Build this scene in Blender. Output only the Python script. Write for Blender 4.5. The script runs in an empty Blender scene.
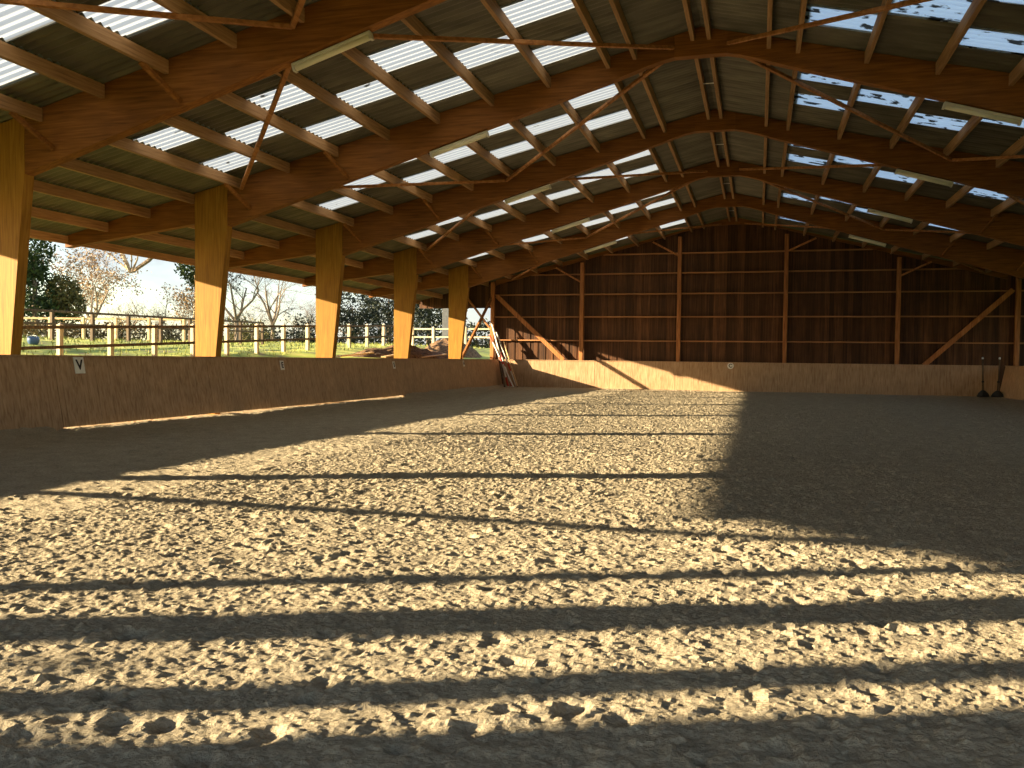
import bpy, math, random
import numpy as np
from mathutils import Vector, Matrix, noise as mnoise

random.seed(7)
C = bpy.context.scene.collection
SC = bpy.context.scene

# ------------------------------------------------------------------ helpers
class MB:
    """collects shapes for ONE mesh object"""
    def __init__(s): s.v = []; s.f = []; s.smooth = False
    def add(s, vs, fs):
        n = len(s.v); s.v += [tuple(v) for v in vs]; s.f += [tuple(i + n for i in f) for f in fs]
    def prism(s, poly, axis, a, b, cham=0.0):
        """polygon (2-D, counter-clockwise or not) extruded along 'y' (poly in x,z) or 'x' (poly in y,z) or 'z' (poly in x,y)"""
        def mk(p, t):
            if axis == 'y': return (p[0], t, p[1])
            if axis == 'x': return (t, p[0], p[1])
            return (p[0], p[1], t)
        n = len(poly); c = (sum(p[0] for p in poly) / n, sum(p[1] for p in poly) / n)
        if cham > 0:
            def inset(p):
                d = math.hypot(p[0] - c[0], p[1] - c[1]) or 1
                return (p[0] - (p[0] - c[0]) / d * cham, p[1] - (p[1] - c[1]) / d * cham)
            ip = [inset(p) for p in poly]
            rings = [(ip, a), (poly, a + cham), (poly, b - cham), (ip, b)]
        else:
            rings = [(poly, a), (poly, b)]
        vs = [mk(p, t) for (pl, t) in rings for p in pl]
        fs = []
        for r in range(len(rings) - 1):
            for i in range(n):
                j = (i + 1) % n
                fs.append((r * n + i, r * n + j, (r + 1) * n + j, (r + 1) * n + i))
        fs.append(tuple(range(n))[::-1]); fs.append(tuple((len(rings) - 1) * n + i for i in range(n)))
        s.add(vs, fs)
    def bar(s, p0, p1, w, h, up=(0, 0, 1), ch=0.008):
        """chamfered timber from p0 to p1, w across, h along up"""
        p0 = Vector(p0); p1 = Vector(p1); d = (p1 - p0).normalized()
        side = d.cross(Vector(up))
        if side.length < 1e-4: side = d.cross(Vector((1, 0, 0)))
        side.normalize(); u = side.cross(d).normalized()
        a, b = w / 2, h / 2
        ring = [(-a + ch, -b), (a - ch, -b), (a, -b + ch), (a, b - ch), (a - ch, b), (-a + ch, b), (-a, b - ch), (-a, -b + ch)]
        vs = [p + side * x + u * y for p in (p0, p1) for x, y in ring]
        fs = [(i, (i + 1) % 8, 8 + (i + 1) % 8, 8 + i) for i in range(8)] + [tuple(range(8))[::-1], tuple(range(8, 16))]
        s.add(vs, fs)
    def tube(s, pts, rad, n=8, caps=True):
        pts = [Vector(p) for p in pts]; rings = []
        for i, p in enumerate(pts):
            d = (pts[min(i + 1, len(pts) - 1)] - pts[max(i - 1, 0)]).normalized()
            a = d.cross(Vector((0, 0, 1)))
            if a.length < 1e-3: a = Vector((1, 0, 0))
            a.normalize(); b = d.cross(a)
            r = rad[i] if isinstance(rad, (list, tuple)) else rad
            rings.append([p + (a * math.cos(2 * math.pi * k / n) + b * math.sin(2 * math.pi * k / n)) * r for k in range(n)])
        vs = [v for r in rings for v in r]
        fs = [(i * n + k, i * n + (k + 1) % n, (i + 1) * n + (k + 1) % n, (i + 1) * n + k) for i in range(len(rings) - 1) for k in range(n)]
        if caps: fs += [tuple(range(n))[::-1], tuple((len(rings) - 1) * n + k for k in range(n))]
        s.add(vs, fs)
    def lathe(s, prof, c=(0, 0, 0), n=20):
        vs = [(c[0] + r * math.cos(2 * math.pi * k / n), c[1] + r * math.sin(2 * math.pi * k / n), c[2] + z) for r, z in prof for k in range(n)]
        m = len(prof)
        fs = [(i * n + k, i * n + (k + 1) % n, (i + 1) * n + (k + 1) % n, (i + 1) * n + k) for i in range(m - 1) for k in range(n)]
        fs += [tuple(range(n))[::-1], tuple((m - 1) * n + k for k in range(n))]
        s.add(vs, fs)
    def mesh(s, name):
        me = bpy.data.meshes.new(name); me.from_pydata(s.v, [], s.f); me.update()
        if s.smooth:
            me.polygons.foreach_set('use_smooth', [True] * len(me.polygons))
        return me
    def build(s, name, mat, parent=None):
        o = bpy.data.objects.new(name, s.mesh(name)); C.objects.link(o)
        if mat: o.data.materials.append(mat)
        if parent: o.parent = parent
        return o

def tag(o, label=None, cat=None, group=None, kind=None):
    if label: o['label'] = label
    if cat: o['category'] = cat
    if group: o['group'] = group
    if kind: o['kind'] = kind
    return o
def empty(name, loc=(0, 0, 0)):
    o = bpy.data.objects.new(name, None); o.location = loc; C.objects.link(o); o.empty_display_size = .2
    return o
def copy_tree(o, loc=None):
    r = o.copy(); C.objects.link(r)
    if loc is not None: r.location = loc
    for ch in list(o.children):
        c = ch.copy(); C.objects.link(c); c.parent = r
        for g in list(ch.children):
            d = g.copy(); C.objects.link(d); d.parent = c
    return r
ORD = ['first', 'second', 'third', 'fourth', 'fifth', 'sixth', 'seventh', 'eighth', 'ninth', 'tenth', 'eleventh', 'twelfth', 'thirteenth', 'fourteenth']

# ------------------------------------------------------------------ materials
def newmat(name):
    m = bpy.data.materials.new(name); m.use_nodes = True
    nt = m.node_tree; b = nt.nodes['Principled BSDF']
    return m, nt, b
def N(nt, t, **kw):
    n = nt.nodes.new(t)
    for k, v in kw.items(): setattr(n, k, v)
    return n
def ramp(nt, fac, stops):
    r = N(nt, 'ShaderNodeValToRGB'); e = r.color_ramp.elements
    while len(e) < len(stops): e.new(.5)
    for i, (p, c) in enumerate(stops): e[i].position = p; e[i].color = (*c, 1)
    nt.links.new(fac, r.inputs['Fac']); return r.outputs['Color']
def wood(name, dark, mid, light, stretch, scale=6, rough=.7, varscale=.35, bump=.15, objvar=.25, coord='Object'):
    """grain stretched along one axis by the mapping scale"""
    m, nt, b = newmat(name)
    tc = N(nt, 'ShaderNodeTexCoord'); mp = N(nt, 'ShaderNodeMapping'); mp.inputs['Scale'].default_value = stretch
    nt.links.new(tc.outputs[coord], mp.inputs['Vector'])
    n1 = N(nt, 'ShaderNodeTexNoise'); n1.inputs['Scale'].default_value = scale; n1.inputs['Detail'].default_value = 6; n1.inputs['Distortion'].default_value = .6
    nt.links.new(mp.outputs['Vector'], n1.inputs['Vector'])
    n2 = N(nt, 'ShaderNodeTexNoise'); n2.inputs['Scale'].default_value = varscale * 3; n2.inputs['Detail'].default_value = 3
    nt.links.new(tc.outputs[coord], n2.inputs['Vector'])
    col = ramp(nt, n1.outputs['Fac'], [(.3, dark), (.5, mid), (.72, light)])
    oi = N(nt, 'ShaderNodeObjectInfo')
    ma = N(nt, 'ShaderNodeMath', operation='MULTIPLY_ADD'); nt.links.new(oi.outputs['Random'], ma.inputs[0]); ma.inputs[1].default_value = objvar; ma.inputs[2].default_value = 1 - objvar / 2
    mb = N(nt, 'ShaderNodeMath', operation='MULTIPLY_ADD'); nt.links.new(n2.outputs['Fac'], mb.inputs[0]); mb.inputs[1].default_value = .5; mb.inputs[2].default_value = .75
    mc = N(nt, 'ShaderNodeMath', operation='MULTIPLY'); nt.links.new(ma.outputs[0], mc.inputs[0]); nt.links.new(mb.outputs[0], mc.inputs[1])
    hv = N(nt, 'ShaderNodeHueSaturation'); nt.links.new(col, hv.inputs['Color']); nt.links.new(mc.outputs[0], hv.inputs['Value'])
    nt.links.new(hv.outputs['Color'], b.inputs['Base Color'])
    b.inputs['Roughness'].default_value = rough
    b.inputs['Specular IOR Level'].default_value = .25
    bp = N(nt, 'ShaderNodeBump'); bp.inputs['Strength'].default_value = bump; bp.inputs['Distance'].default_value = .01
    nt.links.new(n1.outputs['Fac'], bp.inputs['Height']); nt.links.new(bp.outputs['Normal'], b.inputs['Normal'])
    return m
def plain(name, col, rough=.6, nscale=8, var=.25, metal=0, bump=0):
    m, nt, b = newmat(name)
    tc = N(nt, 'ShaderNodeTexCoord'); n1 = N(nt, 'ShaderNodeTexNoise'); n1.inputs['Scale'].default_value = nscale; n1.inputs['Detail'].default_value = 5
    nt.links.new(tc.outputs['Object'], n1.inputs['Vector'])
    lo = tuple(max(0, c * (1 - var)) for c in col); hi = tuple(min(1, c * (1 + var)) for c in col)
    nt.links.new(ramp(nt, n1.outputs['Fac'], [(.3, lo), (.7, hi)]), b.inputs['Base Color'])
    b.inputs['Roughness'].default_value = rough; b.inputs['Metallic'].default_value = metal; b.inputs['Specular IOR Level'].default_value = .3
    if bump:
        bp = N(nt, 'ShaderNodeBump'); bp.inputs['Strength'].default_value = bump; bp.inputs['Distance'].default_value = .02
        nt.links.new(n1.outputs['Fac'], bp.inputs['Height']); nt.links.new(bp.outputs['Normal'], b.inputs['Normal'])
    return m

GL_D, GL_M, GL_L = (.34, .125, .022), (.50, .215, .04), (.60, .28, .065)
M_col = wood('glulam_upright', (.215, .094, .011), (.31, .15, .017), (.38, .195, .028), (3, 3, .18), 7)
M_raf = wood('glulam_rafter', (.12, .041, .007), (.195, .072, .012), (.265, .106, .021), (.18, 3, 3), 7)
M_pur = wood('purlin_pine', (.20, .105, .048), (.31, .175, .083), (.41, .245, .125), (3, .15, 3), 8)
M_brc = wood('brace_pine', (.20, .08, .026), (.32, .135, .045), (.42, .195, .075), (2, .3, 2), 7)
M_gpost = wood('gable_post_timber', (.20, .07, .02), (.36, .14, .045), (.46, .2, .07), (3, 3, .18), 7)
M_girt = wood('girt_timber', (.22, .09, .03), (.34, .155, .06), (.44, .23, .10), (.18, 3, 3), 7)
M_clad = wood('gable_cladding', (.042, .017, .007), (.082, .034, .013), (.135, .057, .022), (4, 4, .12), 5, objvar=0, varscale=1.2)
M_kick = wood('kickboard_planks', (.28, .165, .085), (.39, .245, .135), (.48, .32, .19), (6, 6, .12), 4, objvar=0, varscale=.8, rough=.6)
M_fence = wood('fence_new_timber', (.42, .31, .18), (.62, .5, .33), (.74, .63, .45), (3, 3, .3), 6)
M_fdark = wood('fence_creosoted_and_shaded_timber', (.05, .03, .015), (.10, .065, .035), (.16, .11, .06), (3, 3, .3), 6)
M_bark = plain('bark', (.16, .12, .085), .9, 12, .45)
M_barklit = plain('sunlit_bark', (.42, .32, .20), .9, 8, .35)  # lit copy of the bark, sunlight put into the colour
M_white = plain('white_paint', (.72, .70, .64), .5, 6, .12)
M_red = plain('red_paint', (.55, .05, .03), .5, 6, .15)
M_black = plain('black_rubber', (.02, .02, .02), .7, 6, .3)
M_letter = plain('black_lettering', (.015, .013, .012), .6, 6, .2)
M_steel = plain('galvanised_steel', (.55, .55, .55), .4, 14, .15, metal=.8)
M_lamp = plain('lamp_diffuser', (.68, .64, .50), .35, 3, .06)
M_lamph = plain('lamp_housing', (.55, .53, .46), .5, 3, .1)
M_blue = plain('blue_plastic', (.07, .13, .24), .4, 4, .2)
M_soil = plain('soil_and_straw', (.17, .095, .045), .95, 9, .75, bump=.6)
M_plank = wood('rough_sawn_plank', (.38, .24, .11), (.55, .38, .2), (.66, .48, .28), (.3, 3, 3), 6)
M_gray = plain('weathered_pole', (.085, .09, .10), .8, 5, .25)
M_thatch = plain('old_tin', (.22, .2, .18), .7, 5, .3)

def leafmat(name, a, b2, tl=.35):
    m, nt, b = newmat(name)
    tc = N(nt, 'ShaderNodeTexCoord'); n1 = N(nt, 'ShaderNodeTexNoise'); n1.inputs['Scale'].default_value = 1.6; n1.inputs['Detail'].default_value = 6
    nt.links.new(tc.outputs['Object'], n1.inputs['Vector'])
    nt.links.new(ramp(nt, n1.outputs['Fac'], [(.32, a), (.68, b2)]), b.inputs['Base Color']); b.inputs['Roughness'].default_value = .7
    b.inputs['Specular IOR Level'].default_value = .15
    return m
M_ever = leafmat('evergreen_foliage', (.016, .03, .010), (.055, .085, .028))
M_olive = leafmat('olive_foliage', (.06, .06, .018), (.17, .15, .055))
M_tan = leafmat('dry_leaves', (.20, .125, .065), (.44, .31, .19))
M_bramble = leafmat('bramble', (.09, .06, .03), (.26, .20, .09))
M_hedge = leafmat('hedge_foliage', (.018, .024, .018), (.06, .07, .05))
M_twig = plain('twigs', (.20, .155, .12), .9, 5, .35)
M_twigl = plain('pale_twigs', (.25, .195, .14), .9, 5, .35)

# each gable board weathered a little differently
def board_tint(mat, w, lo, hi):
    nt = mat.node_tree; b = nt.nodes['Principled BSDF']; src = b.inputs['Base Color'].links[0].from_socket
    tc = N(nt, 'ShaderNodeTexCoord'); sx = N(nt, 'ShaderNodeSeparateXYZ'); nt.links.new(tc.outputs['Object'], sx.inputs[0])
    dv = N(nt, 'ShaderNodeMath', operation='MULTIPLY_ADD'); nt.links.new(sx.outputs['X'], dv.inputs[0]); dv.inputs[1].default_value = 1 / w; dv.inputs[2].default_value = .5 + 200
    fl_ = N(nt, 'ShaderNodeMath', operation='FLOOR'); nt.links.new(dv.outputs[0], fl_.inputs[0])
    wn = N(nt, 'ShaderNodeTexWhiteNoise', noise_dimensions='1D'); nt.links.new(fl_.outputs[0], wn.inputs['W'])
    ml = N(nt, 'ShaderNodeMapRange'); nt.links.new(wn.outputs['Value'], ml.inputs[0]); ml.inputs[3].default_value = lo; ml.inputs[4].default_value = hi
    hv = N(nt, 'ShaderNodeHueSaturation'); nt.links.new(src, hv.inputs['Color']); nt.links.new(ml.outputs[0], hv.inputs['Value']); nt.links.new(hv.outputs[0], b.inputs['Base Color'])
board_tint(M_clad, .2, .55, 1.35)

# grass
m, nt, b = newmat('meadow_grass'); M_grass = m
tc = N(nt, 'ShaderNodeTexCoord'); n1 = N(nt, 'ShaderNodeTexNoise'); n1.inputs['Scale'].default_value = .9; n1.inputs['Detail'].default_value = 8
nt.links.new(tc.outputs['Object'], n1.inputs['Vector'])
nt.links.new(ramp(nt, n1.outputs['Fac'], [(.3, (.17, .13, .05)), (.44, (.20, .25, .03)), (.55, (.38, .42, .05)), (.72, (.60, .50, .14))]), b.inputs['Base Color'])
b.inputs['Roughness'].default_value = .9
M_blade = leafmat('grass_blades', (.14, .18, .03), (.36, .35, .10))

# sand
m, nt, b = newmat('arena_sand'); M_sand = m
tc = N(nt, 'ShaderNodeTexCoord')
n1 = N(nt, 'ShaderNodeTexNoise'); n1.inputs['Scale'].default_value = 38; n1.inputs['Detail'].default_value = 6; n1.inputs['Roughness'].default_value = .7
n2 = N(nt, 'ShaderNodeTexNoise'); n2.inputs['Scale'].default_value = 3.2; n2.inputs['Detail'].default_value = 5
nt.links.new(tc.outputs['Object'], n1.inputs['Vector']); nt.links.new(tc.outputs['Object'], n2.inputs['Vector'])
c1 = ramp(nt, n1.outputs['Fac'], [(.3, (.27, .228, .162)), (.52, (.41, .352, .255)), (.75, (.53, .465, .345))])
c2 = ramp(nt, n2.outputs['Fac'], [(.3, (.80, .80, .80)), (.7, (1.06, 1.05, 1.03))])
mx = N(nt, 'ShaderNodeMixRGB', blend_type='MULTIPLY'); mx.inputs['Fac'].default_value = 1
nt.links.new(c1, mx.inputs[1]); nt.links.new(c2, mx.inputs[2]); nt.links.new(mx.outputs[0], b.inputs['Base Color'])
b.inputs['Roughness'].default_value = .95; b.inputs['Specular IOR Level'].default_value = .1
bp = N(nt, 'ShaderNodeBump'); bp.inputs['Strength'].default_value = .9; bp.inputs['Distance'].default_value = .03
nt.links.new(n1.outputs['Fac'], bp.inputs['Height']); nt.links.new(bp.outputs['Normal'], b.inputs['Normal'])

# fibre-cement roofing
m, nt, b = newmat('fibre_cement_sheet'); M_roof = m
tc = N(nt, 'ShaderNodeTexCoord'); mp = N(nt, 'ShaderNodeMapping'); mp.inputs['Scale'].default_value = (.35, 1.4, .35)
nt.links.new(tc.outputs['Object'], mp.inputs['Vector'])
n1 = N(nt, 'ShaderNodeTexNoise'); n1.inputs['Scale'].default_value = 3; n1.inputs['Detail'].default_value = 7
nt.links.new(mp.outputs['Vector'], n1.inputs['Vector'])
nt.links.new(ramp(nt, n1.outputs['Fac'], [(.3, (.06, .054, .039)), (.5, (.095, .085, .062)), (.72, (.15, .135, .10))]), b.inputs['Base Color'])
b.inputs['Roughness'].default_value = .5; b.inputs['Specular IOR Level'].default_value = .5

# translucent sheets: light really passes through them; moss and dirt sit on them as patches
def skymat(name, dirt, tint):
    m = bpy.data.materials.new(name); m.use_nodes = True; nt = m.node_tree
    nt.nodes.remove(nt.nodes['Principled BSDF']); out = nt.nodes['Material Output']
    tc = N(nt, 'ShaderNodeTexCoord'); oi = N(nt, 'ShaderNodeObjectInfo')
    va = N(nt, 'ShaderNodeVectorMath', operation='ADD'); nt.links.new(tc.outputs['Object'], va.inputs[0])
    vm = N(nt, 'ShaderNodeVectorMath', operation='SCALE'); nt.links.new(oi.outputs['Location'], vm.inputs[0]); vm.inputs['Scale'].default_value = 3.7
    nt.links.new(vm.outputs[0], va.inputs[1])
    mp = N(nt, 'ShaderNodeMapping'); mp.inputs['Scale'].default_value = (1.6, 4.2, 1); nt.links.new(va.outputs[0], mp.inputs['Vector'])
    n1 = N(nt, 'ShaderNodeTexNoise'); n1.inputs['Scale'].default_value = 1.5; n1.inputs['Detail'].default_value = 4
    nt.links.new(mp.outputs['Vector'], n1.inputs['Vector'])
    col = ramp(nt, n1.outputs['Fac'], [(dirt, tint), (dirt + .045, (.05, .05, .045))])
    tr = N(nt, 'ShaderNodeBsdfTranslucent'); df = N(nt, 'ShaderNodeBsdfDiffuse')
    nt.links.new(col, tr.inputs['Color']); nt.links.new(col, df.inputs['Color'])
    mix = N(nt, 'ShaderNodeMixShader'); mix.inputs[0].default_value = .82
    nt.links.new(df.outputs[0], mix.inputs[1]); nt.links.new(tr.outputs[0], mix.inputs[2])
    nt.links.new(mix.outputs[0], out.inputs['Surface'])
    return m
M_skyL = skymat('translucent_sheet', .69, (.44, .49, .55))
M_skyR = skymat('translucent_sheet_mossy', .565, (.74, .86, .95))

# ------------------------------------------------------------------ main dimensions (metres; x across, y along the hall, z up)
XR = -1.26                      # ridge line
F0 = [-0.45, 5.75] + [12.29 + 6 * n for n in range(5)]     # front faces of the glulam arches
YG = 42.1                       # front face of gable posts
T = .22                         # arch thickness
SL = .2425
def ztop(o): return 8.27 - SL * o
ROOF_Y0, ROOF_Y1 = -1.2, 42.75
OFF = [.165, 1.34, 1.90, 3.18, 4.45, 5.71, 6.92, 8.2, 9.46, 10.75, 12.06, 13.32, 14.57, 15.8]
BREAK = [0, 1.90, 3.18, 4.45, 5.71, 6.92, 8.2, 9.46, 10.75, 12.06, 13.32, 14.57, 16.05]
SUNK, SUNS = .42, .257          # sun travels (1, .42, -.257)

# ------------------------------------------------------------------ ground outside
def h19(y): return max(.75, min(2.15, 1.1 + .042 * (y - 20)))
def ground_z(x, y):
    n = .05 * mnoise.noise(Vector((x * .5, y * .5, 0))) + .12 * mnoise.noise(Vector((x * .09, y * .09, 3)))
    if x > -13.4: return -.06
    if x > -19:
        t = (-13.4 - x) / 5.6; k = min(1, t * 4)
        low = -.06 * (1 - t) + h19(y) * t + n * k * .6
        s_ = max(0, min(1, (y - 29.5) / 2.5)); s_ = s_ * s_ * (3 - 2 * s_)
        if x > -13.95: hi = -.06 + (1.36) * min(1, (-13.4 - x) / .5)
        else: hi = 1.30 + (h19(y) - 1.30) * (-13.95 - x) / 5.05 + n * .5
        return low * (1 - s_) + hi * s_
    if x > -25:
        t = (-19 - x) / 6; b = max(1.96, h19(y) + .02)
        return h19(y) * (1 - t) + b * t + n * .6
    b = max(1.96, h19(y) + .02)
    return b + .012 * (-25 - x) + n
def grid_mesh(name, xs, ys, zf, mat, mask=None):
    vs = [(x, y, zf(x, y)) for y in ys for x in xs]; nx = len(xs)
    fs = [(j * nx + i, j * nx + i + 1, (j + 1) * nx + i + 1, (j + 1) * nx + i) for j in range(len(ys) - 1) for i in range(nx - 1)]
    mb = MB(); mb.v = vs; mb.f = fs; mb.smooth = True
    return mb.build(name, mat)
xs = [-220, -160, -120, -95, -80, -70, -62, -55] + [-50 + i for i in range(25)] + [-25 + .5 * i for i in range(24)] + [-13.0]
ys = [-60, -45, -35, -25, -18, -12, -6] + [-2 + 1.0 * i for i in range(70)] + [72, 78, 85, 95, 110, 130, 160, 200, 260]
tag(grid_mesh('grass_bank', xs, ys, ground_z, M_grass), 'sunlit grass bank rising beyond the open left side', 'ground', kind='structure')
gr = MB(); gr.add([(9.9, -60, -.05), (220, -60, -.05), (220, 260, -.05), (9.9, 260, -.05), (-13.05, 42.6, -.05), (9.9, 42.6, -.05), (-13.05, 260, -.05)], [(0, 1, 2, 3), (4, 5, 3, 6)])
gr.add([(-13.05, -60, -.05), (9.9, -60, -.05), (9.9, -1.8, -.05), (-13.05, -1.8, -.05)], [(0, 1, 2, 3)])
tag(gr.build('yard_ground', M_grass), 'level grass around the hall', 'ground', kind='structure')

# ------------------------------------------------------------------ sand floor, really displaced
rng = np.random.default_rng(11)
def vnoise(X, Y, wl, seed):
    """smooth value noise, bicubic-ish"""
    r = np.random.default_rng(seed); G = r.standard_normal((512, 512)).astype(np.float32)
    u = X / wl + 211.3; w = Y / wl + 97.7
    i = np.floor(u).astype(int); j = np.floor(w).astype(int); fu = u - i; fw = w - j
    fu = fu * fu * (3 - 2 * fu); fw = fw * fw * (3 - 2 * fw)
    i %= 512; j %= 512; i1 = (i + 1) % 512; j1 = (j + 1) % 512
    return (G[j, i] * (1 - fu) + G[j, i1] * fu) * (1 - fw) + (G[j1, i] * (1 - fu) + G[j1, i1] * fu) * fw
def axis(parts):
    out = [parts[0][0]]
    for a, b, st in parts:
        n = max(1, int(round((b - a) / st))); out += [a + (b - a) * (k + 1) / n for k in range(n)]
    return np.array(out)
gx = axis([(-13.3, -12.0, .04), (-12.0, -6, .05), (-6, 3.6, .0165), (3.6, 10.1, .05)])
gy = axis([(-1.8, 2.0, .08), (2.0, 7.0, .0135), (7.0, 13, .024), (13, 22, .045), (22, 42.2, .08)])
X, Y = np.meshgrid(gx, gy)
H = np.zeros_like(X)
rot = lambda a: (X * math.cos(a) + Y * math.sin(a), -X * math.sin(a) + Y * math.cos(a))
for wl, amp, sd, an in [(2.6, .012, 1, .3), (.8, .0045, 2, .9), (.36, .0045, 3, 1.7), (.15, .0045, 4, .5), (.075, .0048, 5, 1.1), (.038, .0040, 6, 2.2)]:
    a, b2 = rot(an); n = vnoise(a, b2, wl, sd)
    if wl < .5: n = np.abs(n) * 1.25 - .8          # billowed clods
    H += amp * n
def splat(cx, cy, rad, dep, rim, el, ang):
    R = rad * 2.2
    i0, i1 = np.searchsorted(gx, [cx - R, cx + R]); j0, j1 = np.searchsorted(gy, [cy - R, cy + R])
    if i1 - i0 < 2 or j1 - j0 < 2: return
    dx = X[j0:j1, i0:i1] - cx; dy = Y[j0:j1, i0:i1] - cy
    u = (dx * math.cos(ang) + dy * math.sin(ang)) / el; v = -dx * math.sin(ang) + dy * math.cos(ang)
    d = np.sqrt(u * u + v * v) / rad
    H[j0:j1, i0:i1] += -dep * np.exp(-(d * 1.15) ** 4) + rim * np.exp(-((d - 1.25) / .32) ** 2)
for k in range(5600):                                # hoof prints all over the sand
    cx = rng.uniform(-12.2, 9.8); cy = rng.uniform(1, 41.8)
    splat(cx, cy, rng.uniform(.04, .085), rng.uniform(.006, .034), rng.uniform(.001, .007), rng.uniform(1, 1.35), rng.uniform(0, 3.1))
for k in range(15000):                               # loose clods near the camera
    cx = rng.uniform(-6.5, 4); cy = rng.uniform(1.8, 14)
    r = rng.uniform(.010, .026); splat(cx, cy, r, -rng.uniform(.2, .6) * r, 0, rng.uniform(1, 1.5), rng.uniform(0, 3.1))
# sand banked against the boards where no light comes through beneath them
bank = np.exp(-((X + 12.42) / .28) ** 2) * np.where((Y > 29.5) | (Y < 12.8), 1, 0) * .10
bank += np.exp(-((X - 10.02) / .3) ** 2) * .05 + np.exp(-((Y - 41.95) / .25) ** 2) * .04
H += bank
H += np.exp(-((X + 12.42) / .2) ** 2) * np.clip(vnoise(Y, Y * .1, .9, 21), 0, 2) * .025
DX, DY = np.meshgrid(np.gradient(gx), np.gradient(gy))
H += rng.standard_normal(H.shape) * .085 * np.minimum(np.sqrt(DX * DY), .045)         # loose grains and crumbs
H = np.where(X < -12.7, np.minimum(H, .02), H)
nx, ny = len(gx), len(gy)
co = np.empty((nx * ny, 3), np.float32); co[:, 0] = X.ravel(); co[:, 1] = Y.ravel(); co[:, 2] = H.ravel()
idx = np.arange(nx * ny).reshape(ny, nx)
q = np.stack([idx[:-1, :-1], idx[:-1, 1:], idx[1:, 1:], idx[1:, :-1]], -1).reshape(-1, 4).astype(np.int32)
me = bpy.data.meshes.new('floor'); me.vertices.add(nx * ny); me.vertices.foreach_set('co', co.ravel())
me.loops.add(q.size); me.loops.foreach_set('vertex_index', q.ravel())
me.polygons.add(len(q)); me.polygons.foreach_set('loop_start', np.arange(0, q.size, 4, dtype=np.int32))
try: me.polygons.foreach_set('loop_total', np.full(len(q), 4, np.int32))
except Exception: pass
me.update(calc_edges=True); me.validate()
me.polygons.foreach_set('use_smooth', np.zeros(len(q), bool))
fl = bpy.data.objects.new('floor', me); C.objects.link(fl); me.materials.append(M_sand)
tag(fl, 'hoof-marked sand floor of the riding arena', 'floor', kind='structure')

# ------------------------------------------------------------------ glulam arches
def arch_parts(root):
    def mir(poly): return [(2 * XR - x, z) for x, z in poly]
    kx, kz = -12.365, 4.546
    col = [(-13.24, -.05), (-12.70, -.05), (-12.68, 1.38), (kx, kz), (kx, ztop(XR - kx)), (-13.28, ztop(XR + 13.28)), (-13.27, 4.4)]
    bh = .533
    raf = [(kx, kz)]
    for o in (1.7, 1.15, .8, bh):
        zz = 7.697 - .298 * (o - bh)
        if o < 1.6: zz += .022 if o > .6 else 0
        raf.append((XR - o, zz))
    raf += [(XR - bh, ztop(bh)), (kx, ztop(XR - kx))]
    apex = [(XR - bh, 7.697), (XR + bh, 7.697), (XR + bh, ztop(bh)), (XR, ztop(0)), (XR - bh, ztop(bh))]
    out = [(-13.28, ztop(XR + 13.28)), (-13.275, 4.62), (-17.13, 4.135), (-17.13, ztop(15.87))]
    for pl in (col, mir(col)):
        b = MB(); b.prism(pl, 'y', 0, T, .01); b.build('column', M_col, root)
    for pl in (raf, mir(raf)):
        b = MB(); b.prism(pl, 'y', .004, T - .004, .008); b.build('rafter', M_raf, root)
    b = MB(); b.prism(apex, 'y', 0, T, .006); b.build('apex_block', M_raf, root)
    for pl in (out, mir(out)):
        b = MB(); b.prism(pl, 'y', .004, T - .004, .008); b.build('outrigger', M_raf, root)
    for sgn in (-1, 1):                             # struts from the purlins back down to the arch
        for o in (8.2, 10.75):
            x = XR + sgn * (o + .02)
            b = MB(); b.bar((x - .01 * sgn, -.62, ztop(o) - .235), (x - sgn * .30, -.015, ztop(o) - .72), .065, .10, (0, 1, .6)); b.build('strut', M_raf, root)
arch0 = None
ALAB = ['nearest glulam timber arch, overhead at the entrance', 'glulam timber arch just in front of the camera position',
        'glulam timber arch at top left with the closest yellow sunlit column', 'glulam timber arch with the second sunlit column from the left',
        'glulam timber arch with the third sunlit column from the left', 'glulam timber arch with the fourth sunlit column from the left',
        'farthest glulam timber arch, its column next to the leaning poles']
arch0 = empty('portal_frame', (0, F0[2], 0)); arch_parts(arch0)
for n, y in enumerate(F0):
    o = arch0 if n == 2 else copy_tree(arch0, (0, y, 0))
    if n == 0: bpy.data.objects.remove([c for c in o.children if c.name.startswith('outrigger')][0])
    tag(o, ALAB[n], 'timber arch', 'glulam arches carrying the roof')
AN = ['entrance', 'nearest', 'first', 'second', 'third', 'fourth', 'fifth']   # names of arches counted in the photo
def between(b):   # bay b runs from arch b to arch b+1 (b=6: to gable)
    return ['', 'before the first arch', 'behind the first arch', 'behind the second arch', 'behind the third arch', 'behind the fourth arch', 'behind the fifth arch'][b]

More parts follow.
